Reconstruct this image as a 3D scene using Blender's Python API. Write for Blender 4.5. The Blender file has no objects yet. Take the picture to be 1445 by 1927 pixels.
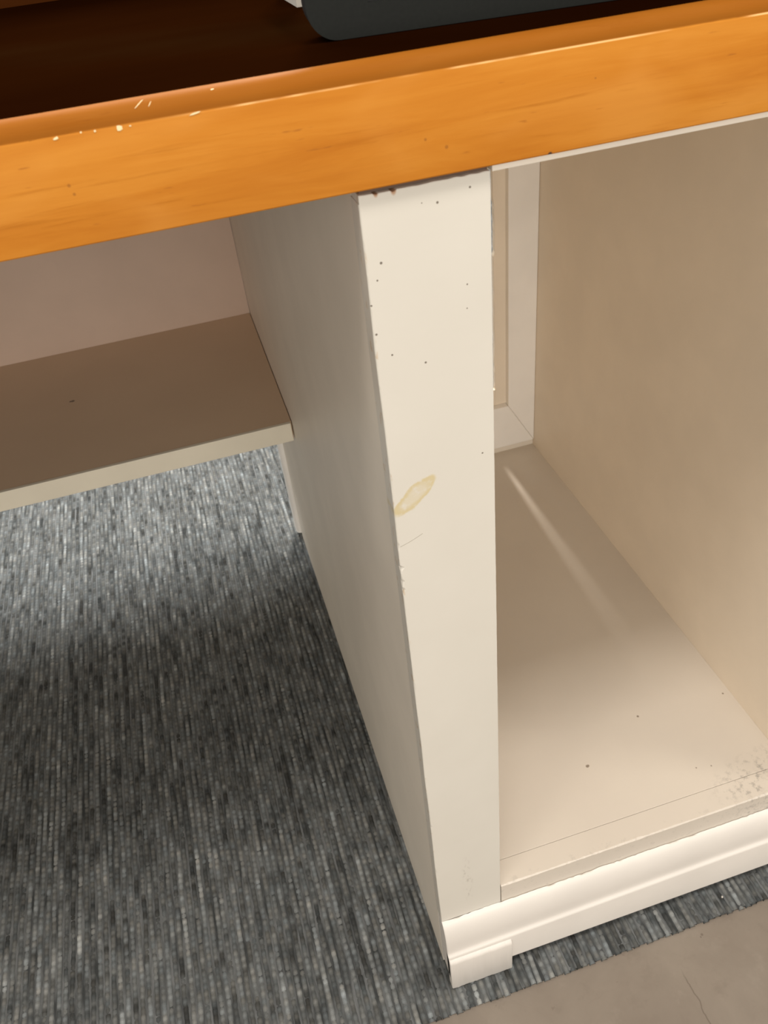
import bpy, bmesh, math, random
import numpy as np
from mathutils import Matrix, Vector
random.seed(7); rng = np.random.default_rng(7)
sc = bpy.context.scene
C = sc.collection
S = 0.75                                   # design units -> metres (post face 67 mm wide, counter 0.94 m high)

# ------------------------------------------------------------------ camera
cam_d = bpy.data.cameras.new('camera'); cam = bpy.data.objects.new('camera', cam_d); C.objects.link(cam)
F_PX = 1531.4
cam_d.sensor_fit = 'VERTICAL'; cam_d.sensor_height = 24.0; cam_d.lens = F_PX / 1927 * 24.0
cam_d.clip_start = 0.01; cam_d.clip_end = 60
cr = Vector((0.95529841, -0.27927284, -0.09701353)); cu = Vector((0.25034938, 0.58960356, 0.7679146)); cf = Vector((0.15725817, 0.75787487, -0.63316313))
cam.matrix_world = Matrix(((cr.x, cu.x, -cf.x, -0.113*S), (cr.y, cu.y, -cf.y, -0.5046*S), (cr.z, cu.z, -cf.z, 1.3518*S), (0, 0, 0, 1)))
cam_d.dof.use_dof = True; cam_d.dof.focus_distance = 0.86*S; cam_d.dof.aperture_fstop = 13.0
sc.camera = cam
sc.cycles.diffuse_bounces = 8; sc.cycles.max_bounces = 12

# ------------------------------------------------------------------ world, lights, exposure
w = bpy.data.worlds.new('world'); sc.world = w; w.use_nodes = True
w.node_tree.nodes['Background'].inputs[0].default_value = (1.0, 0.945, 0.87, 1)
w.node_tree.nodes['Background'].inputs[1].default_value = 0.70
def area(name, loc, size, power, col, aim=None, shape='RECTANGLE'):
    l = bpy.data.lights.new(name, 'AREA'); l.shape = shape; l.size = size[0]; l.size_y = size[1]
    l.energy = power; l.color = col
    o = bpy.data.objects.new(name, l); C.objects.link(o); o.location = Vector(loc)
    if aim is not None:
        o.rotation_euler = (Vector(aim) - Vector(loc)).to_track_quat('-Z', 'Y').to_euler()
    return o
area('ceiling_light_front', (0.1, -0.50, 2.6), (0.9, 0.3), 23, (1.0, 0.95, 0.89))
area('ceiling_light_left', (-0.80, -0.62, 2.6), (0.35, 0.35), 9, (1.0, 0.92, 0.82))
area('ceiling_light_right', (1.45, -0.60, 2.6), (0.35, 0.35), 13, (1.0, 0.92, 0.82))
area('fill_light_front', (-0.6, -3.6, 1.5), (3.2, 2.2), 68, (1.0, 0.94, 0.86), aim=(0.1, 0.0, 0.6))  # added frontal fill, no known window; brightens post and cubby back
area('ceiling_light_rear', (-0.7, 2.0, 2.6), (1.6, 1.2), 84, (0.90, 0.96, 1.0))
area('tube_light_rear', (0.3690, 1.66, 2.1), (0.085, 1.40), 66, (1.0, 0.93, 0.84))
vs = sc.view_settings; vs.view_transform = 'Standard'; vs.look = 'None'; vs.exposure = 0.0; vs.gamma = 1.0; vs.use_curve_mapping = False

# ------------------------------------------------------------------ material helpers
class NT:
    def __init__(s, name):
        s.m = bpy.data.materials.new(name); s.m.use_nodes = True; s.t = s.m.node_tree; s.n = s.t.nodes
        s.b = s.n['Principled BSDF']; s.oc = s.n.new('ShaderNodeTexCoord').outputs['Object']
    def link(s, a, b): s.t.links.new(a, b)
    def put(s, sock, v):
        if hasattr(v, 'is_output') or isinstance(v, bpy.types.NodeSocket): s.link(v, sock)
        else: sock.default_value = v
    def math(s, op, a, b=0.0, c=0.0, clamp=False):
        n = s.n.new('ShaderNodeMath'); n.operation = op; n.use_clamp = clamp
        s.put(n.inputs[0], a); s.put(n.inputs[1], b); s.put(n.inputs[2], c); return n.outputs[0]
    def vmath(s, op, a, b):
        n = s.n.new('ShaderNodeVectorMath'); n.operation = op; s.put(n.inputs[0], a); s.put(n.inputs[1], b)
        return n.outputs[1] if op in ('LENGTH', 'DISTANCE', 'DOT_PRODUCT') else n.outputs[0]
    def sep(s, v):
        n = s.n.new('ShaderNodeSeparateXYZ'); s.link(v, n.inputs[0]); return n.outputs
    def noise(s, vec, scale, detail=3, rough=0.55, dist=0.0):
        n = s.n.new('ShaderNodeTexNoise'); s.link(vec, n.inputs['Vector']); n.inputs['Scale'].default_value = scale
        n.inputs['Detail'].default_value = detail; n.inputs['Roughness'].default_value = rough; n.inputs['Distortion'].default_value = dist
        return n.outputs[0]
    def ramp(s, f, stops):
        n = s.n.new('ShaderNodeValToRGB'); s.link(f, n.inputs[0]); e = n.color_ramp.elements
        while len(e) < len(stops): e.new(0.5)
        for i, (p, c) in enumerate(stops): e[i].position = p; e[i].color = (*c, 1) if len(c) == 3 else c
        return n.outputs[0]
    def step(s, f, a, b):                      # smooth 0..1 between a and b
        n = s.n.new('ShaderNodeMapRange'); n.interpolation_type = 'SMOOTHSTEP'; s.link(f, n.inputs[0])
        n.inputs[1].default_value = a; n.inputs[2].default_value = b; return n.outputs[0]
    def mix(s, f, a, b, mode='MIX'):
        n = s.n.new('ShaderNodeMix'); n.data_type = 'RGBA'; n.blend_type = mode
        s.put(n.inputs[0], f)
        for k, v in ((6, a), (7, b)):
            s.put(n.inputs[k], v if not isinstance(v, tuple) else (*v[:3], 1))
        return n.outputs[2]
    def scale(s, v, k): return s.vmath('MULTIPLY', v, k)
    def spots(s, vec, mask, pts):              # pts: (a, b, c, radius) in metres, object space; mask drops an axis
        out = None
        mv = s.scale(vec, mask)
        for (x, y, z, r) in pts:
            d = s.vmath('DISTANCE', mv, (x*mask[0], y*mask[1], z*mask[2]))
            k = s.math('SUBTRACT', 1.0, s.step(d, r*0.55, r*1.15))
            out = k if out is None else s.math('MAXIMUM', out, k)
        return out
    def bump(s, h, strength, dist):
        n = s.n.new('ShaderNodeBump'); n.inputs['Strength'].default_value = strength; n.inputs['Distance'].default_value = dist
        s.link(h, n.inputs['Height']); s.link(n.outputs[0], s.b.inputs['Normal'])
    def base(s, c, rough=0.5, spec=0.4):
        s.put(s.b.inputs['Base Color'], c if not isinstance(c, tuple) else (*c, 1)); s.put(s.b.inputs['Roughness'], rough)
        s.b.inputs['Specular IOR Level'].default_value = spec; return s

WHITE = (0.80, 0.735, 0.635)
def paint(name, col=WHITE, rough=0.45, spec=0.35):
    t = NT(name)
    n = t.noise(t.oc, 9, 4)
    c = t.mix(t.step(n, 0.3, 0.75), tuple(v*0.96 for v in col), tuple(min(1, v*1.03) for v in col))
    t.base(c, rough, spec); t.bump(t.noise(t.oc, 260, 2), 0.05, 0.001)
    return t
M = {}
M['paint'] = paint('white_paint').m
M['paint_moulding'] = paint('white_moulding_paint', (0.755, 0.71, 0.655), 0.38, 0.45).m
M['interior'] = paint('greige_interior_paint', (0.86, 0.76, 0.625)).m
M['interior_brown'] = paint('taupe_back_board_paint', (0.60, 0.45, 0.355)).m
M['paint_white'] = paint('bright_white_paint', (0.93, 0.90, 0.85)).m
M['paint_cream'] = paint('cream_edge_paint', (0.76, 0.70, 0.57)).m

# --- post face: specks, ring stain, scratch, scuffs, rust marks under the worktop
t = NT('white_paint_post'); n = t.noise(t.oc, 9, 4)
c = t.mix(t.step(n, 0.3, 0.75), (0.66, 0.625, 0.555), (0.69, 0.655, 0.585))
X, Y, Z = t.sep(t.oc)
# oval yellowish stain: local axes a (along), b (across)
dx = t.math('SUBTRACT', X, 0.0185*S); dz = t.math('SUBTRACT', Z, 0.9385*S)
ca, sa = math.cos(0.70), math.sin(0.70)
wob = t.math('MULTIPLY', t.math('SUBTRACT', t.noise(t.oc, 120, 3), 0.5), 0.0055)
aa = t.math('ADD', t.math('MULTIPLY', dx, ca), t.math('MULTIPLY', dz, sa))
bb = t.math('SUBTRACT', t.math('MULTIPLY', dz, ca), t.math('MULTIPLY', dx, sa))
ra = t.math('DIVIDE', t.math('ADD', aa, wob), 0.0245*S); rb = t.math('DIVIDE', t.math('ADD', bb, wob), 0.0088*S)
rr = t.math('SQRT', t.math('ADD', t.math('MULTIPLY', ra, ra), t.math('MULTIPLY', rb, rb)))
inside = t.math('SUBTRACT', 1.0, t.step(rr, 0.88, 1.06))
ring = t.math('MULTIPLY', inside, t.math('ADD', 0.42, t.math('MULTIPLY', t.step(rr, 0.40, 0.85), 0.48)))
ring = t.math('MULTIPLY', ring, t.step(t.noise(t.oc, 230, 3), 0.18, 0.52))
c = t.mix(ring, c, (0.60, 0.50, 0.285))
sp = [(.052,1.1699,.0010),(.0745,1.1755,.0009),(.0108,1.138,.0011),(.007,1.1266,.0008),(.0704,1.1102,.0007),(.0697,1.0924,.0006),
      (.0010,1.1097,.0008),(.0022,1.0879,.0010),(.012,1.0695,.0009),(.0364,1.0574,.0010),(.0785,.9641,.0009),(.0415,1.1715,.0005)]
k = t.spots(t.oc, (1, 0, 1), [(a*S, 0, b*S, r*S) for a, b, r in sp])
c = t.mix(t.math('MULTIPLY', k, 0.85), c, (0.10, 0.07, 0.045))
# rust where the worktop is screwed on
k = t.spots(t.oc, (1, 0, 0.55), [(.0118*S, 0, 1.1835*S, .0018*S), (.0235*S, 0, 1.1835*S, .0022*S)])
c = t.mix(t.math('MULTIPLY', k, 0.75), c, (0.42, 0.19, 0.06))
# thin dark scratch (0.0016,0.8885) -> (0.0226,0.8963)
u = t.math('DIVIDE', t.math('SUBTRACT', X, .002*S), .0206*S)
line = t.math('ADD', .8880*S, t.math('ADD', t.math('MULTIPLY', u, .0058*S), t.math('MULTIPLY', t.math('MULTIPLY', u, u), .0025*S)))
on = t.math('MULTIPLY', t.math('LESS_THAN', t.math('ABSOLUTE', t.math('SUBTRACT', Z, line)), .00030*S), t.math('MULTIPLY', t.math('GREATER_THAN', u, 0), t.math('LESS_THAN', u, 1)))
c = t.mix(t.math('MULTIPLY', on, 0.75), c, (0.30, 0.26, 0.20))
# grey scuff low down
sx = t.math('DIVIDE', t.math('SUBTRACT', X, .0425*S), .009*S); sz = t.math('DIVIDE', t.math('SUBTRACT', Z, .275*S), .075*S)
reg = t.math('SUBTRACT', 1.0, t.step(t.math('ADD', t.math('MULTIPLY', sx, sx), t.math('MULTIPLY', sz, sz)), 0.1, 1.0))
stn = t.noise(t.scale(t.oc, (1.0, 1.0, 0.35)), 260, 4, 0.7)
c = t.mix(t.math('MULTIPLY', t.math('MULTIPLY', reg, t.step(stn, 0.50, 0.66)), 0.55), c, (0.42, 0.38, 0.33))
# chipped paint along the left arris
ar = t.math('SUBTRACT', 1.0, t.step(X, .0006*S, .0022*S))
c = t.mix(t.math('MULTIPLY', t.math('MULTIPLY', ar, t.step(t.noise(t.scale(t.oc, (1, 1, 0.5)), 190, 4), 0.58, 0.66)), 0.7), c, (0.55, 0.42, 0.28))
t.base(c, 0.42, 0.4); t.bump(t.noise(t.oc, 260, 2), 0.05, 0.001)
M['post'] = t.m

# --- cubby bottom: crumbs, scuffed front right corner
t = NT('white_paint_bottom'); n = t.noise(t.oc, 7, 4)
c = t.mix(t.step(n, 0.3, 0.75), (0.635, 0.570, 0.490), (0.665, 0.60, 0.515))
X, Y, Z = t.sep(t.oc)
k = t.spots(t.oc, (1, 1, 0), [(.4054*S, .1862*S, 0, .0022*S), (.5555*S, .1787*S, 0, .0018*S), (.2875*S, .1308*S, 0, .0028*S), (.289*S, .1312*S, 0, .0024*S), (.4393*S, .0729*S, 0, .0013*S), (.462*S, .0685*S, 0, .0013*S)])
c = t.mix(t.math('MULTIPLY', k, 0.8), c, (0.17, 0.12, 0.08))
sx = t.math('DIVIDE', t.math('SUBTRACT', X, .555*S), .135*S); sz = t.math('DIVIDE', t.math('SUBTRACT', Y, .022*S), .06*S)
reg = t.math('SUBTRACT', 1.0, t.step(t.math('ADD', t.math('MULTIPLY', sx, sx), t.math('MULTIPLY', sz, sz)), 0.05, 1.0))
d1 = t.step(t.noise(t.oc, 150, 5, 0.7), 0.49, 0.66)
c = t.mix(t.math('MULTIPLY', t.math('MULTIPLY', reg, d1), 0.8), c, (0.34, 0.31, 0.27))
reg2 = t.math('SUBTRACT', 1.0, t.step(Y, .004*S, .016*S))
d2 = t.step(t.noise(t.oc, 120, 4, 0.7), 0.57, 0.66)
c = t.mix(t.math('MULTIPLY', t.math('MULTIPLY', reg2, d2), 0.35), c, (0.45, 0.41, 0.36))
t.base(c, 0.36, 0.45); t.bump(t.noise(t.oc, 260, 2), 0.05, 0.001)
M['bottom'] = t.m

# --- kneehole shelf (one dark fleck)
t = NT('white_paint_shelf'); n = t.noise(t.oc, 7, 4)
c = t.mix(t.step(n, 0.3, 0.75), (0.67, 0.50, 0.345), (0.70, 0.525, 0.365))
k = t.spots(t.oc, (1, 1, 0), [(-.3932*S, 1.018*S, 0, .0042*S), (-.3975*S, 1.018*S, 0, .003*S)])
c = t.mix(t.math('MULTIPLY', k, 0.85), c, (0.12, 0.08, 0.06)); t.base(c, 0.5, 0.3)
M['shelf'] = t.m

# --- honey stained wood of the worktop edging
t = NT('honey_stained_wood')
v = t.scale(t.oc, (1.0, 6.0, 9.0))
g1 = t.noise(v, 7, 5, 0.6, 0.5)
g2 = t.noise(t.scale(t.oc, (1.0, 14.0, 22.0)), 11, 5, 0.65, 0.4)
g3 = t.noise(t.scale(t.oc, (1.0, 3.0, 2.6)), 11, 2, 0.5, 0.8)
c = t.ramp(g1, [(0.28, (0.425, 0.142, 0.0155)), (0.5, (0.485, 0.178, 0.0215)), (0.75, (0.55, 0.225, 0.033))])
c = t.mix(t.math('MULTIPLY', t.step(g3, 0.42, 0.75), 0.45), c, (0.585, 0.255, 0.050))
c = t.mix(t.math('MULTIPLY', t.step(g2, 0.56, 0.74), 0.48), c, (0.33, 0.105, 0.010))
fl = t.step(t.noise(t.scale(t.oc, (1.0, 6.0, 7.0)), 62, 2, 0.5), 0.69, 0.77)
c = t.mix(t.math('MULTIPLY', fl, 0.55), c, (0.30, 0.10, 0.018))
X, Y, Z = t.sep(t.oc)
k = t.spots(t.oc, (1, 0, 1), [(-.1639*S, 0, .034*S, .0011*S), (-.1626*S, 0, .029*S, .001*S), (.0585*S, 0, .0165*S, .0013*S), (.0452*S, 0, .023*S, .001*S), (.1568*S, 0, .040*S, .0007*S)])
c = t.mix(t.math('MULTIPLY', k, 0.6), c, (0.25, 0.09, 0.02))
k = t.spots(t.oc, (1, 0, 1.3), [(.128*S, 0, .0006*S*1.0, .0016*S)])
c = t.mix(t.math('MULTIPLY', k, 0.9), c, (0.04, 0.03, 0.03))
c = t.mix(t.math('MULTIPLY', t.step(Z, .0592*S, .0602*S), 0.75), c, (0.20, 0.058, 0.004))  # deeper stain on the roundover, darkened further to offset overhead light
# patchy pale highlight painted along the arris where roundover meets face
ar = t.math('SUBTRACT', 1.0, t.step(t.math('ABSOLUTE', t.math('SUBTRACT', Z, .0592*S)), .0002*S, .0007*S))
wn = t.step(t.noise(t.scale(t.oc, (1, 0, 0)), 14, 3), 0.44, 0.56)
rt = t.step(X, -.115*S, -.06*S)
c = t.mix(t.math('MULTIPLY', t.math('MULTIPLY', ar, wn), t.math('MULTIPLY', rt, 0.65)), c, (0.95, 0.62, 0.28))
t.base(c, 0.55, 0.03); t.bump(g2, 0.08, 0.0015)
M['wood'] = t.m
t = NT('bare_chip'); t.base((0.86, 0.72, 0.42), 0.7, 0.2); M['chip'] = t.m

# --- dark worktop, rear rail
t = NT('dark_brown_worktop')
g = t.noise(t.scale(t.oc, (1.2, 3.0, 3.0)), 2.4, 3)
c = t.ramp(g, [(0.3, (0.0070, 0.0016, 0.0003)), (0.55, (0.0095, 0.0024, 0.0004)), (0.75, (0.0115, 0.0040, 0.0010))])
t.base(c, 0.6, 0.0); M['dark'] = t.m
t = NT('brown_rear_rail'); g = t.noise(t.scale(t.oc, (1.2, 7.0, 7.0)), 6, 4)
t.base(t.mix(g, (0.034, 0.0088, 0.0018), (0.044, 0.013, 0.003)), 0.7, 0.0); M['rail'] = t.m

# --- screen, white slab
t = NT('slate_grey_plastic'); t.base(t.mix(t.noise(t.oc, 500, 2), (0.009, 0.0100, 0.0088), (0.0145, 0.0155, 0.0135)), 0.6, 0.15)
t.bump(t.noise(t.oc, 1200, 2), 0.1, 0.0004); M['slate'] = t.m
t = NT('dark_edge_plastic'); t.base((0.012, 0.012, 0.011), 0.5, 0.3); M['slate_edge'] = t.m
t = NT('black_screen'); t.base((0.003, 0.003, 0.003), 0.35, 0.2); M['black'] = t.m
t = NT('white_plastic'); t.base((0.62, 0.57, 0.50), 0.4, 0.4); M['plastic'] = t.m
t = NT('raw_dark_gap'); t.base((0.16, 0.11, 0.085), 0.9, 0.05); M['raw'] = t.m

# --- stone floor
t = NT('greige_stone_floor')
n1 = t.noise(t.oc, 5.5, 6, 0.6, 0.6); n2 = t.noise(t.oc, 26, 6, 0.65); n3 = t.noise(t.oc, 55, 3, 0.6)
c = t.ramp(n1, [(0.3, (0.188, 0.151, 0.119)), (0.5, (0.22, 0.182, 0.145)), (0.72, (0.253, 0.212, 0.170))])
c = t.mix(t.math('MULTIPLY', t.step(n2, 0.52, 0.75), 0.45), c, (0.155, 0.121, 0.094))
c = t.mix(t.math('MULTIPLY', t.step(n2, 0.44, 0.28), 0.30), c, (0.29, 0.247, 0.203))
c = t.mix(t.math('MULTIPLY', t.step(n3, 0.70, 0.76), 0.55), c, (0.15, 0.11, 0.085))
v1 = t.noise(t.oc, 4.2, 4, 0.55, 0.9)
vein = t.math('SUBTRACT', 1.0, t.step(t.math('ABSOLUTE', t.math('SUBTRACT', v1, 0.5)), 0.0, 0.006))
c = t.mix(t.math('MULTIPLY', t.math('MULTIPLY', vein, t.step(n2, 0.40, 0.55)), 0.10), c, (0.17, 0.13, 0.10))
X, Y, Z = t.sep(t.oc)
# one dark hairline vein running to the front right
wv = t.math('MULTIPLY', t.math('SUBTRACT', t.noise(t.scale(t.oc, (0.0, 1.0, 0.0)), 30, 4), 0.5), 0.014)
ln = t.math('ADD', t.math('ADD', .3385*S, t.math('MULTIPLY', t.math('ADD', Y, .118*S), 0.02)), wv)
hv = t.math('SUBTRACT', 1.0, t.step(t.math('ABSOLUTE', t.math('SUBTRACT', X, ln)), .0002, .0011))
hv = t.math('MULTIPLY', hv, t.math('SUBTRACT', 1.0, t.step(Y, -.125*S, -.10*S)))
c = t.mix(t.math('MULTIPLY', hv, 0.6), c, (0.10, 0.075, 0.055))
k = t.spots(t.oc, (1, 1, 0), [(.3956*S, -.0694*S, 0, .0022*S), (.392*S, -.072*S, 0, .0015*S)])
c = t.mix(t.math('MULTIPLY', k, 0.7), c, (0.12, 0.09, 0.07))
t.base(c, 0.45, 0.3); t.bump(n2, 0.06, 0.002); M['stone'] = t.m

# --- carpet
t = NT('grey_ribbed_pile')
at = t.n.new('ShaderNodeAttribute'); at.attribute_name = 'Col'
t.base(t.mix(1.0, at.outputs['Color'], t.ramp(t.noise(t.oc, 1400, 2), [(0.3, (0.72, 0.72, 0.72)), (0.7, (1.0, 1.0, 1.0))]), 'MULTIPLY'), 0.95, 0.08); M['pile'] = t.m
t = NT('grey_carpet_backing'); nn = t.noise(t.scale(t.oc, (1, 0.12, 1)), 180, 3)
t.base(t.ramp(nn, [(0.35, (0.05, 0.053, 0.053)), (0.65, (0.16, 0.165, 0.165))]), 0.95, 0.05); M['backing'] = t.m

# ------------------------------------------------------------------ mesh helpers (design units in, metres out)
def link(name, me, mat, parent=None):
    o = bpy.data.objects.new(name, me); C.objects.link(o); me.materials.append(M[mat])
    if parent: o.parent = parent
    return o
def empty(name, loc, label, cat, rz=0.0):
    o = bpy.data.objects.new(name, None); C.objects.link(o); o.location = Vector(loc)*S; o.rotation_euler = (0, 0, rz)
    o.empty_display_size = 0.05; o['label'] = label; o['category'] = cat; return o
def mesh(name, verts, faces, mat, parent=None, smooth=False):
    me = bpy.data.meshes.new(name); me.from_pydata([tuple(c*S for c in v) for v in verts], [], faces); me.update()
    bm = bmesh.new(); bm.from_mesh(me); bmesh.ops.recalc_face_normals(bm, faces=bm.faces); bm.to_mesh(me); bm.free()
    if smooth:
        me.polygons.foreach_set('use_smooth', [True]*len(me.polygons))
        try: me.set_sharp_from_angle(angle=math.radians(35))
        except Exception: pass
    return link(name, me, mat, parent)
def box(name, lo, hi, mat, parent=None, bev=0.0, org=(0, 0, 0)):
    bm = bmesh.new(); bmesh.ops.create_cube(bm, size=1)
    for v in bm.verts:
        v.co = Vector([(lo[i]+hi[i])/2 - org[i] + v.co[i]*(hi[i]-lo[i]) for i in range(3)])*S
    if bev: bmesh.ops.bevel(bm, geom=bm.edges[:], offset=bev*S, segments=2, affect='EDGES', profile=0.5)
    me = bpy.data.meshes.new(name); bm.to_mesh(me); bm.free()
    return link(name, me, mat, parent)
def sweep_x(name, prof, xs, mat, parent, org=(0, 0, 0), jit=None, smooth=True):
    """closed profile [(y,z)] swept along x stations; jit(i_profile, x) -> (dy,dz)"""
    n = len(prof); V = []; Fc = []
    for x in xs:
        for i, (y, z) in enumerate(prof):
            dy, dz = jit(i, x) if jit else (0, 0)
            V.append((x-org[0], y+dy-org[1], z+dz-org[2]))
    for s in range(len(xs)-1):
        for i in range(n):
            j = (i+1) % n; Fc.append((s*n+i, s*n+j, (s+1)*n+j, (s+1)*n+i))
    Fc.append(tuple(range(n))); Fc.append(tuple((len(xs)-1)*n+i for i in range(n)))
    return mesh(name, V, Fc, mat, parent, smooth)
def fnoise(seed, step):                        # 1-D value noise
    r = np.random.default_rng(seed); tab = r.uniform(-1, 1, 4096)
    def f(x):
        q = x/step + 900; i = math.floor(q); a = q-i; a = a*a*(3-2*a)
        return tab[i % 4096]*(1-a) + tab[(i+1) % 4096]*a
    return f

# ------------------------------------------------------------------ setting: floor
YC = -0.0555
fl = box('floor', (-4, -4, -0.06), (4, 7, -0.007), 'stone'); fl['kind'] = 'structure'
wb_ = box('wall_back', (-4, 5.6, -0.007), (4, 5.75, 3.6), 'interior'); wb_['kind'] = 'structure'

# ------------------------------------------------------------------ carpet
cp = empty('carpet', (0, 0.6, -0.007), 'charcoal grey ribbed carpet running under the white cabinet and its shelf', 'carpet')
box('backing', (-3.2, YC+0.002, -0.0068), (3.2, 5.5, -0.0035), 'backing', cp, org=(0, 0.6, -0.007))
def pile():
    pitch, dy = 0.0108, 0.0028
    V = []; Fq = []; Cc = []
    off = 0
    prof = np.array([(-0.5, -0.0050), (-0.30, 0.0002), (0.0, 0.0012), (0.30, 0.0002), (0.5, -0.0050)])
    i0, i1 = int(-1.25/pitch), int(0.80/pitch)
    ys_all = np.arange(YC, 2.3, dy)
    loop = 0.0105
    pal_d = np.array([0.060, 0.062, 0.060]); pal_m = np.array([0.178, 0.186, 0.182]); pal_l = np.array([0.485, 0.505, 0.495])
    def sm(a, k):
        return np.convolve(np.pad(a, (k, k), mode='edge'), np.ones(2*k+1)/(2*k+1), mode='same')[k:-k]
    def sm3(a): return np.stack([sm(a[:, q], 1) for q in range(3)], -1)
    for i in range(i0, i1):
        x = i*pitch
        ys = ys_all if x < 0.012 else ys_all[ys_all < 0.05]
        ys = ys + rng.uniform(-0.0016, 0.0010)*np.exp(-np.maximum(0, ys-YC)/0.012)
        n = len(ys)
        ph = rng.uniform(0, loop)
        lid = np.floor((ys_all[:n] + ph)/loop).astype(int) - int(np.floor((YC+ph)/loop))
        nl = lid.max()+2
        frac = ((ys_all[:n]+ph)/loop) % 1.0
        lh = rng.uniform(-0.0012, 0.0012, nl)[lid] + 0.0016*np.sin(np.pi*frac) - 0.0012
        wob = sm(rng.uniform(-1, 1, nl+40), 3)[:nl][lid]*0.0022
        # heathered yarn: long light streaks plus speckle per loop
        streak = sm(rng.normal(0, 1, nl+80), 6)[40:40+nl]*2.6 + rng.normal(0, 0.30)
        val = streak*0.34 + sm(rng.normal(0, 1, nl+80), 1)[40:40+nl]*0.62 + rng.normal(0, 0.22, nl)
        if rng.random() < 0.07: val += np.clip(sm(rng.normal(0, 1, nl+80), 16)[40:40+nl]*4, 0, 0.8)
        val = val[:, None]
        colr = np.where(val < 0, pal_m + (pal_d-pal_m)*np.clip(-val/1.0, 0, 1), pal_m + (pal_l-pal_m)*np.clip(val/1.9, 0, 1)**1.2)
        tint = rng.uniform(-1, 1, (nl, 1)); colr = colr*(1 + tint*np.array([[0.05, 0.0, -0.05]]))
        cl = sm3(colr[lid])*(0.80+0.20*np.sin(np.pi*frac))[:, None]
        vx = x + wob[:, None] + prof[None, :, 0]*pitch
        vy = np.repeat(ys[:, None], 5, 1)
        vz = prof[None, :, 1] - 0.0028 + lh[:, None]*np.array([0.2, 0.8, 1.0, 0.8, 0.2])[None, :]
        V.append(np.stack([vx, vy-0.6, vz+0.007], -1).reshape(-1, 3))
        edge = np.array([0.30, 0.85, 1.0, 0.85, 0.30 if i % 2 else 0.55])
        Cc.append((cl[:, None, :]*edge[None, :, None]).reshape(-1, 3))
        a = off + (np.arange(n-1)[:, None]*5 + np.arange(4)[None, :]).ravel()
        Fq.append(np.stack([a, a+1, a+6, a+5], -1)); 
        # cut end of the rib at the front
        e = off + np.arange(5)
        off += 5*n
    V = np.concatenate(V)*S; Fq = np.concatenate(Fq); Cc = np.concatenate(Cc)
    me = bpy.data.meshes.new('pile'); me.vertices.add(len(V)); me.vertices.foreach_set('co', V.astype(np.float32).ravel())
    me.loops.add(Fq.size); me.loops.foreach_set('vertex_index', Fq.astype(np.int32).ravel())
    me.polygons.add(len(Fq)); me.polygons.foreach_set('loop_start', np.arange(0, Fq.size, 4, dtype=np.int32))
    me.polygons.foreach_set('loop_total', np.full(len(Fq), 4, dtype=np.int32))
    me.polygons.foreach_set('use_smooth', np.ones(len(Fq), dtype=bool))
    at = me.color_attributes.new('Col', 'FLOAT_COLOR', 'POINT')
    at.data.foreach_set('color', np.concatenate([Cc, np.ones((len(Cc), 1))], 1).astype(np.float32).ravel())
    me.update(calc_edges=True); me.validate()
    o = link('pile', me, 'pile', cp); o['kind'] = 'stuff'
pile()

# ------------------------------------------------------------------ white base cabinet with the post
ZM, ZF, XR, DB, HN = 0.1765, 0.2203, 0.5685, 0.950, 1.1872
WP = 0.089
cab = empty('base_cabinet', (0, 0, 0), 'white painted open base cabinet with chipped front post, standing on grey carpet', 'cabinet')
# post: front stile with a worn left arris
def post():
    f1, f2, f3 = fnoise(3, 0.004), fnoise(4, 0.02), fnoise(5, 0.012)
    chips = [(0.8627, 0.0030, 0.0035), (0.8455, 0.0022, 0.005), (0.836, 0.0018, 0.004), (0.8884, 0.0015, 0.004), (0.957, 0.0007, 0.01), (0.431, 0.0017, 0.004), (0.50, 0.0008, 0.006), (0.70, 0.0008, 0.01), (0.32, 0.001, 0.006)]
    zs = list(np.linspace(ZM, 1.178, 300)) ; V = []; Fc = []; n = 8
    for z in zs:
        e = 0.0006 + 0.0004*abs(f1(z)) + 0.0003*abs(f2(z))
        for cz, d, w_ in chips:
            e += d*max(0, 1-abs(z-cz)/w_)**0.7*1.4*(0.75+0.25*f1(z*1.7))
        e2 = 0.0007 + 0.0003*abs(f3(z))
        xo = 0.0004*f2(z*0.3)
        P = [(xo+e, 0.0), (xo+e*0.35, e*0.35), (xo, e), (0, 0.020), (WP, 0.020), (WP, e2), (WP-e2*0.3, e2*0.3), (WP-e2, 0.0)]
        V += [(x, y, z) for x, y in P]
    for s in range(len(zs)-1):
        for i in range(n):
            j = (i+1) % n; Fc.append((s*n+i, s*n+j, (s+1)*n+j, (s+1)*n+i))
    Fc.append(tuple(range(n)))
    # nicked top: cap follows a slightly ragged line
    b = (len(zs)-1)*n; ft = fnoise(8, 0.006); m = 24; top = len(V)
    base_i = b
    Fc.append(tuple(b+i for i in range(n)))
    return mesh('post', V, Fc, 'post', cab)
post()
# ragged top fillet of the post (thin paint skin up to the worktop)
ft = fnoise(8, 0.005)
def post_top():
    xs = np.linspace(0.0006, WP-0.0006, 60); V = []; Fc = []
    for x in xs:
        zt = 1.1832 + 0.0004*ft(x)
        for nx, d in ((0.0118, 0.0012), (0.0235, 0.0016)):
            zt -= d*max(0, 1-abs(x-nx)/0.0022)
        V += [(x, 0.0, 1.178), (x, 0.0, zt-0.0004), (x, 0.0004, zt), (x, 0.020, zt), (x, 0.020, 1.178)]
    for s in range(len(xs)-1):
        for i in range(5):
            j = (i+1) % 5; Fc.append((s*5+i, s*5+j, s*5+5+j, s*5+5+i))
    Fc.append(tuple(range(5))); Fc.append(tuple((len(xs)-1)*5+i for i in range(5)))
    mesh('post_cap', V, Fc, 'post', cab)
post_top()
box('filler_strip', (0.002, 0.004, 1.1832), (WP-0.001, 0.02, HN-0.0001), 'raw', cab)
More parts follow.
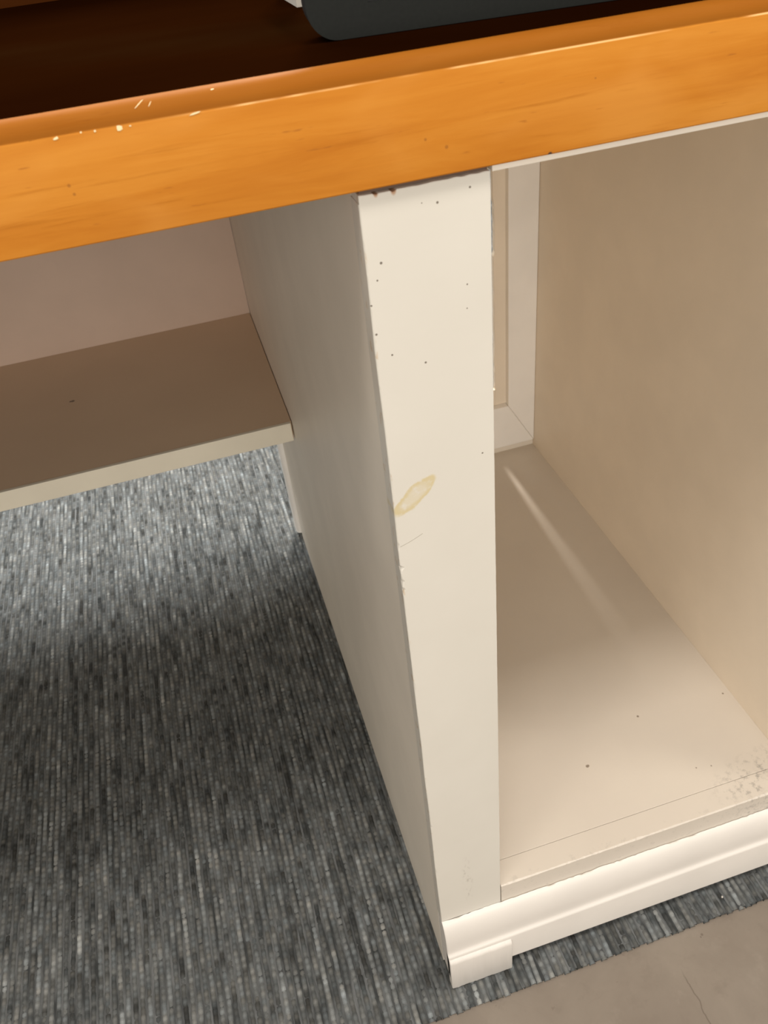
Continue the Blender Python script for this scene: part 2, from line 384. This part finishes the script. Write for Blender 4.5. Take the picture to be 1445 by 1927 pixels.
# side panel facing the kneehole: full depth above the shelf, shorter below it
D1, D2 = 1.104, 1.262
prof = [(0.0205, 0.0), (D1, 0.0), (D1, 0.512), (D2, 0.512), (D2, HN), (0.0205, HN)]
mesh('side_panel', [(x, y, z) for x in (0.0004, 0.030) for y, z in prof],
     [tuple(range(6)), tuple(range(11, 5, -1))] + [(i, (i+1) % 6, (i+1) % 6+6, i+6) for i in range(6)], 'paint', cab)
# rounded strip on the panel's rear end, whitened to imitate light from behind
pts = [(0.030, 0.0), (0.0004, 0.0)] + [(-0.0115*math.sin(a), 0.0 + 0.012 - 0.012*math.cos(a)) for a in np.linspace(0.2, math.pi/2, 6)] + [(-0.0115, 0.030), (0.030, 0.030)]
k = len(pts)
mesh('end_strip', [(x, D1-0.001+y, z) for z in (0.012, 0.52) for x, y in pts], [tuple(range(k)), tuple(range(2*k-1, k-1, -1))] + [(i, (i+1) % k, (i+1) % k+k, i+k) for i in range(k)], 'paint_white', cab)
# small foot in the front below the post
box('bottom_board', (0.030, 0.0362, ZF-0.018), (XR, 0.985, ZF), 'bottom', cab, 0.0005)
# front lipping of the bottom board with a chipped front arris
g1, g2 = fnoise(11, 0.006), fnoise(12, 0.03)
def jl(i, x):
    if i in (0, 1):
        r = 0.0011*abs(g1(x)) + 0.0012*max(0, g2(x))
        if abs(x-0.52) < 0.05: r *= 1.6
        return (r*0.8 if i == 1 else 0.0, -r if i == 0 else 0.0)
    return (0, 0)
sweep_x('bottom_lipping', [(0.0004, ZF-0.0012), (0.0016, ZF), (0.0355, ZF), (0.0355, 0.14), (0.0004, 0.14)], np.linspace(WP+0.0012, XR+0.03, 260), 'bottom', cab, jit=jl, smooth=False)
mesh('lipping_joint', [(x, y, z) for x in (WP+0.0005, XR) for y, z in ((0.035, ZF-0.004), (0.0366, ZF-0.004), (0.0366, ZF-0.0014), (0.035, ZF-0.0014))],
     [(0, 1, 2, 3), (7, 6, 5, 4)] + [(i, (i+1) % 4, (i+1) % 4+4, i+4) for i in range(4)], 'raw', cab)
# cornice-shaped base moulding
arc = []
m1 = fnoise(21, 0.005); m2 = fnoise(22, 0.018)
def jm(i, x):
    if i in (0, 1):
        r = 0.0009*m1(x) + 0.0011*m2(x)
        return (0, r if i == 1 else r)
    return (0, 0)
prof = [(0.0005, ZM-0.004), (-0.0004, ZM-0.0004)]
for a in np.linspace(0.12, math.pi/2, 12): prof.append((-0.0004-0.0146*math.sin(a), 0.1250+0.0510*math.cos(a)))
prof += [(-0.0150, 0.1180), (-0.0152, 0.1125), (-0.0160, 0.1088), (-0.0178, 0.1066), (-0.0190, 0.1048), (-0.0194, 0.1025), (-0.0194, 0.0305), (-0.0186, 0.0295), (0.0, 0.0295), (0.016, 0.0295), (0.016, ZM-0.004)]
def jt(i, x):
    y, z = jm(i, x)
    if 13 < i < 20: z += -0.0070 + 0.022*min(x, 0.45)      # the crease climbs a little to the right
    e = 0.0
    if x < 0.0012: e = 0.0009 if x < 0.0004 else 0.0003
    return (y + (e if i < 22 else 0), z)
sweep_x('base_moulding', prof, [0.0, 0.0008] + list(np.linspace(0.002, XR+0.10, 380)), 'paint_moulding', cab, jit=jt)
prof2 = [(-0.0140, 0.1010), (-0.0165, 0.0962), (-0.0195, 0.0925), (-0.0222, 0.0897), (-0.0236, 0.0868), (-0.0240, 0.0835), (-0.0240, 0.0020), (-0.0232, 0.0004), (-0.0100, 0.0004), (-0.0100, 0.1010)]
fb = fnoise(31, 0.003)
def jb(i, x):
    e = 0.0
    if x < 0.0012: e = 0.0011 if x < 0.0004 else 0.0003
    if x > 0.096: e = 0.0013 if x > 0.097 else 0.0004
    if i < 8: return (e + 0.0003*fb(x), (-e*0.7 if i < 6 else e*0.5) + 0.0003*fb(x+0.5))
    return (0, 0)
sweep_x('moulding_foot', prof2, [0.0, 0.0008] + list(np.linspace(0.002, 0.0955, 60)) + [0.0968, 0.0974], 'paint_moulding', cab, jit=jb)
# right side, its front stile, rail below the worktop
box('side_panel', (XR, 0.02, 0.0), (XR+0.03, 0.985, HN), 'interior', cab)
box('post', (XR+0.002, 0.0, ZM), (XR+0.09, 0.0198, 1.1835), 'paint', cab, 0.0007)
box('front_rail', (WP+0.0012, 0.0006, 1.1822), (XR+0.002, 0.0195, HN-0.0002), 'paint', cab, 0.0004)
box('bounce_board', (0.0302, 0.021, 1.1838), (XR-0.0002, 0.985, HN-0.0002), 'paint', cab)  # unseen white board added to bounce light back into the cubby
box('plinth', (0.030, 0.03, 0.0), (XR, 0.045, ZF-0.018), 'paint', cab)
# framed back: mitred stile and rail around recessed panels, with an open joint between the panels
RT, RB = 0.345, 0.236; SL = 0.504
def prism(name, poly, y0, y1, mat, bev=0.0):
    bm = bmesh.new(); vs_ = [bm.verts.new((x*S, y0*S, z*S)) for x, z in poly]; f = bm.faces.new(vs_)
    e = bmesh.ops.extrude_face_region(bm, geom=[f]); bmesh.ops.translate(bm, verts=[v for v in e['geom'] if isinstance(v, bmesh.types.BMVert)], vec=(0, (y1-y0)*S, 0))
    bmesh.ops.recalc_face_normals(bm, faces=bm.faces)
    if bev: bmesh.ops.bevel(bm, geom=bm.edges[:], offset=bev*S, segments=2, affect='EDGES', profile=0.5)
    me = bpy.data.meshes.new(name); bm.to_mesh(me); bm.free(); return link(name, me, mat, cab)
prism('back_stile', [(SL, RT), (XR-0.0005, RB), (XR-0.0005, 1.1834), (SL, 1.1834)], DB, DB+0.026, 'paint_white', 0.0018)
prism('back_rail', [(0.031, RB), (XR-0.0008, RB), (SL-0.0003, RT), (0.031, RT)], DB, DB+0.026, 'paint_white', 0.0018)
box('back_skirt', (0.031, DB+0.006, ZF), (XR-0.0005, DB+0.024, RB-0.0003), 'paint', cab)
GX0, GX1 = 0.4700, 0.4782
fr = fnoise(41, 0.02)
def ragged_panel():
    zs = np.linspace(RT+0.0005, 1.1834, 90); V = []; Fc = []
    for z in zs:
        e = 0.0012*abs(fr(z)) + (0.0022 if 0.70 < z < 0.80 else 0.0)
        V += [(GX1+e, DB+0.015, z), (SL, DB+0.015, z), (SL, DB+0.0255, z), (GX1+e, DB+0.0255, z)]
    for s in range(len(zs)-1):
        for i in range(4):
            j = (i+1) % 4; Fc.append((s*4+i, s*4+j, s*4+4+j, s*4+4+i))
    Fc.append((0, 1, 2, 3)); Fc.append(tuple((len(zs)-1)*4+i for i in range(4)))
    mesh('back_panel', V, Fc, 'interior', cab)
ragged_panel()
box('back_panel', (GX0+0.0003, DB+0.0155, RT+0.0005), (GX1+0.0008, DB+0.025, 0.385), 'interior', cab)
box('back_panel', (0.031, DB+0.015, RT+0.0005), (GX0, DB+0.0255, 1.1834), 'interior', cab)

# ------------------------------------------------------------------ kneehole shelf with its back board
ZS, SF, DS = 0.5600, 0.7509, 1.2455
sh = empty('kneehole_shelf', (-0.55, SF, 0.0), 'white painted shelf in the kneehole left of the post, above the grey carpet', 'shelf')
so = (-0.55, SF, 0.0)
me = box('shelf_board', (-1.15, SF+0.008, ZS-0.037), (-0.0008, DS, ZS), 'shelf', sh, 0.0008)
# shader uses cabinet-space coordinates, so the board keeps its origin at the thing's parent offset
me.location = Vector((0.55, -SF, 0.0))*S
o = box('shelf_lipping', (-1.15, SF-0.0002, ZS-0.0375), (-0.0028, SF+0.0078, ZS+0.0006), 'paint_cream', sh, 0.0012, org=so)
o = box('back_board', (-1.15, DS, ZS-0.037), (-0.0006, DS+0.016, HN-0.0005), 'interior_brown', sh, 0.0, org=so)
o = box('end_panel', (-1.18, 0.02, 0.0), (-1.1505, DS+0.016, HN-0.0005), 'paint', sh, 0.0, org=so)

# ------------------------------------------------------------------ worktop: dark top with honey wood edging
wt = empty('worktop', (0, 0, HN), 'long dark brown counter top with thick honey coloured wooden front edge, above the white post', 'worktop')
R0 = 0.0104; zc = 1.2464; yb = -0.0042
prof = [(yb+0.0006, HN), (yb, HN+0.0008), (yb, zc-0.0006), (yb+0.0003, zc)]
for a in np.linspace(0, math.pi/2, 10): prof.append((yb+0.0004+R0*(1-math.cos(a)), zc+0.0002+R0*math.sin(a)))
prof += [(yb+R0+0.0022, zc+R0), (yb+R0+0.0026, zc+R0-0.0004), (yb+R0+0.0026, 1.2255), (0.0255, 1.2255), (0.0255, HN)]
e1, e2 = fnoise(51, 0.01), fnoise(52, 0.05)
def je(i, x):
    if i in (2, 3): return (0.0, 0.0005*e1(x)+0.0004*e2(x))
    return (0, 0.00025*e2(x) if i > 3 and i < 14 else 0)
sweep_x('front_edging', prof, np.linspace(-1.25, 1.35, 420), 'wood', wt, org=(0, 0, HN), jit=je)
YT = yb+R0+0.0027
ZT = zc+R0+0.0002
mesh('counter_surface', [(x, y, z-HN) for x in (-1.25, 1.35) for y, z in ((YT, 1.2262), (YT, ZT-0.0006), (YT+0.0006, ZT-0.0004), (1.275, ZT-0.0004), (1.275, 1.19), (0.0262, 1.19), (0.0262, 1.2262))],
     [tuple(range(7)), tuple(range(13, 6, -1))] + [(i, (i+1) % 7, (i+1) % 7+7, i+7) for i in range(7)], 'dark', wt)
sweep_x('rear_rail', [(0.556, ZT-HN-0.0004), (0.558, ZT-HN+0.012), (0.564, ZT-HN+0.020), (0.58, ZT-HN+0.026), (0.60, ZT-HN+0.20), (0.62, ZT-HN+0.20), (0.62, ZT-HN-0.0004)], [-1.25, 1.35], 'rail', wt)
# pale chips and scratches knocked into the edging
def chip(x, z, sx, sz, rot, name='bare_chip', n=7):
    th = max(0.0, min(1.0, (z-(zc))/R0)); a = math.asin(th)
    y = yb + 0.0004 + R0*(1-math.cos(a)) - 0.00016 if z > zc else yb - 0.00012
    V = []
    tn = Vector((0, math.sin(a), math.cos(a))) if z > zc else Vector((0, 0, 1)); nr = Vector((0, -math.cos(a), math.sin(a))) if z > zc else Vector((0, -1, 0))
    for q in (0.0, 0.00022):
        for i in range(n):
            b = 2*math.pi*i/n; r = random.uniform(0.7, 1.15); u_, v_ = math.cos(b)*sx*r, math.sin(b)*sz*r
            u2, v2 = u_*math.cos(rot)-v_*math.sin(rot), u_*math.sin(rot)+v_*math.cos(rot)
            p = Vector((x, y, z-HN)) + Vector((1, 0, 0))*u2 + tn*v2 + nr*(0.00006-q)
            V.append(tuple(p))
    Fc = [tuple(range(n)), tuple(range(2*n-1, n-1, -1))] + [(i, (i+1) % n, (i+1) % n+n, i+n) for i in range(n)]
    mesh(name, V, Fc, 'chip', wt)
for a in [(-.1287, 1.2456, .0019, .0017, 0.4), (-.1625, 1.2459, .0016, .0007, 0.3), (-.149, 1.2466, .0006, .0006, 0), (-.1417, 1.2462, .0006, .0006, 0), (-.1227, 1.2457, .0006, .0004, 0),
          (-.1150, 1.2548, .0040, .00022, 0.75), (-.1095, 1.2540, .0020, .0002, 1.0), (-.0745, 1.2555, .0011, .0004, 0.1), (-.0870, 1.2463, .0034, .0005, 0.15)]:
    chip(*a)

# ------------------------------------------------------------------ grey screen standing on the worktop
A = (0.0172685, 0.0742383, ZT-0.0002)
mon = empty('desk_screen', A, 'slate grey rounded screen unit standing on the dark worktop behind the honey wooden edge', 'screen', math.atan2(-0.10441327, 0.994534))
def rrect(x0, x1, z0, z1, r, n=10):
    P = []
    for cx_, cz_, a0 in ((x1-r, z0+r, -90), (x1-r, z1-r, 0), (x0+r, z1-r, 90), (x0+r, z0+r, 180)):
        for i in range(n+1):
            a = math.radians(a0+90*i/n); P.append((cx_+r*math.cos(a), cz_+r*math.sin(a)))
    return P
def plate(name, P, y0, y1, mat, parent, ch=0.0006):
    n = len(P); cx_ = sum(p[0] for p in P)/n; cz_ = sum(p[1] for p in P)/n; V = []; Fc = []
    def ins(p, d): v = Vector((p[0]-cx_, p[1]-cz_)); v = v*(1-d/max(1e-6, v.length)); return (cx_+v.x, cz_+v.y)
    rings = [(y0, ch), (y0+ch, 0.0), (y1-ch, 0.0), (y1, ch)]
    for y, d in rings:
        for p in P:
            q = ins(p, d); V.append((q[0], y, q[1]))
    for s in range(3):
        for i in range(n):
            j = (i+1) % n; Fc.append((s*n+i, s*n+j, s*n+n+j, s*n+n+i))
    Fc.append(tuple(range(n))); Fc.append(tuple(3*n+i for i in reversed(range(n))))
    return mesh(name, V, Fc, mat, parent)
P = rrect(-0.0193, 0.44, 0.0, 0.30, 0.0193)
# bezel with a real opening
outer = rrect(-0.0193, 0.44, 0.0002, 0.30, 0.0193, 10)
inner = rrect(0.0200, 0.40, 0.0183, 0.28, 0.0004, 10)
n = len(outer); V = []; Fc = []
for y, pts_ in ((0.0, outer), (0.0, inner), (0.006, inner), (0.006, outer)):
    V += [(x, y, z) for x, z in pts_]
for a, b in ((0, 1), (1, 2), (2, 3), (3, 0)):
    for i in range(n):
        j = (i+1) % n; Fc.append((a*n+i, a*n+j, b*n+j, b*n+i))
mesh('bezel', V, Fc, 'slate', mon)
plate('rear_shell', rrect(-0.0190, 0.4397, 0.0003, 0.2997, 0.0191), 0.0062, 0.030, 'slate_edge', mon, 0.002)
box('display_panel', (0.0192, 0.0030, 0.0175), (0.4008, 0.0061, 0.2808), 'black', mon)

# ------------------------------------------------------------------ thin white upright slab beside it
wb = empty('upright_slab', (0.0255, 0.2415, ZT-0.0004), 'thin white upright slab on the dark worktop just left of the grey screen', 'slab', 0.0)
box('body', (-0.0024, 0.0, 0.0), (0.0024, 0.075, 0.10), 'plastic', wb, 0.0004)
box('foot', (-0.004, 0.078, 0.0), (0.03, 0.12, 0.006), 'plastic', wb, 0.0006)

# ------------------------------------------------------------------ crumb on the carpet strip
bm = bmesh.new(); bmesh.ops.create_icosphere(bm, subdivisions=1, radius=0.0020*S)
for v in bm.verts: v.co *= random.uniform(0.8, 1.15)
me = bpy.data.meshes.new('crumb'); bm.to_mesh(me); bm.free()
o = link('crumb', me, 'plastic'); o.location = Vector((0.4543, -0.0320, 0.0016))*S
o['label'] = 'tiny white crumb lying on the carpet strip before the base moulding'; o['category'] = 'crumb'
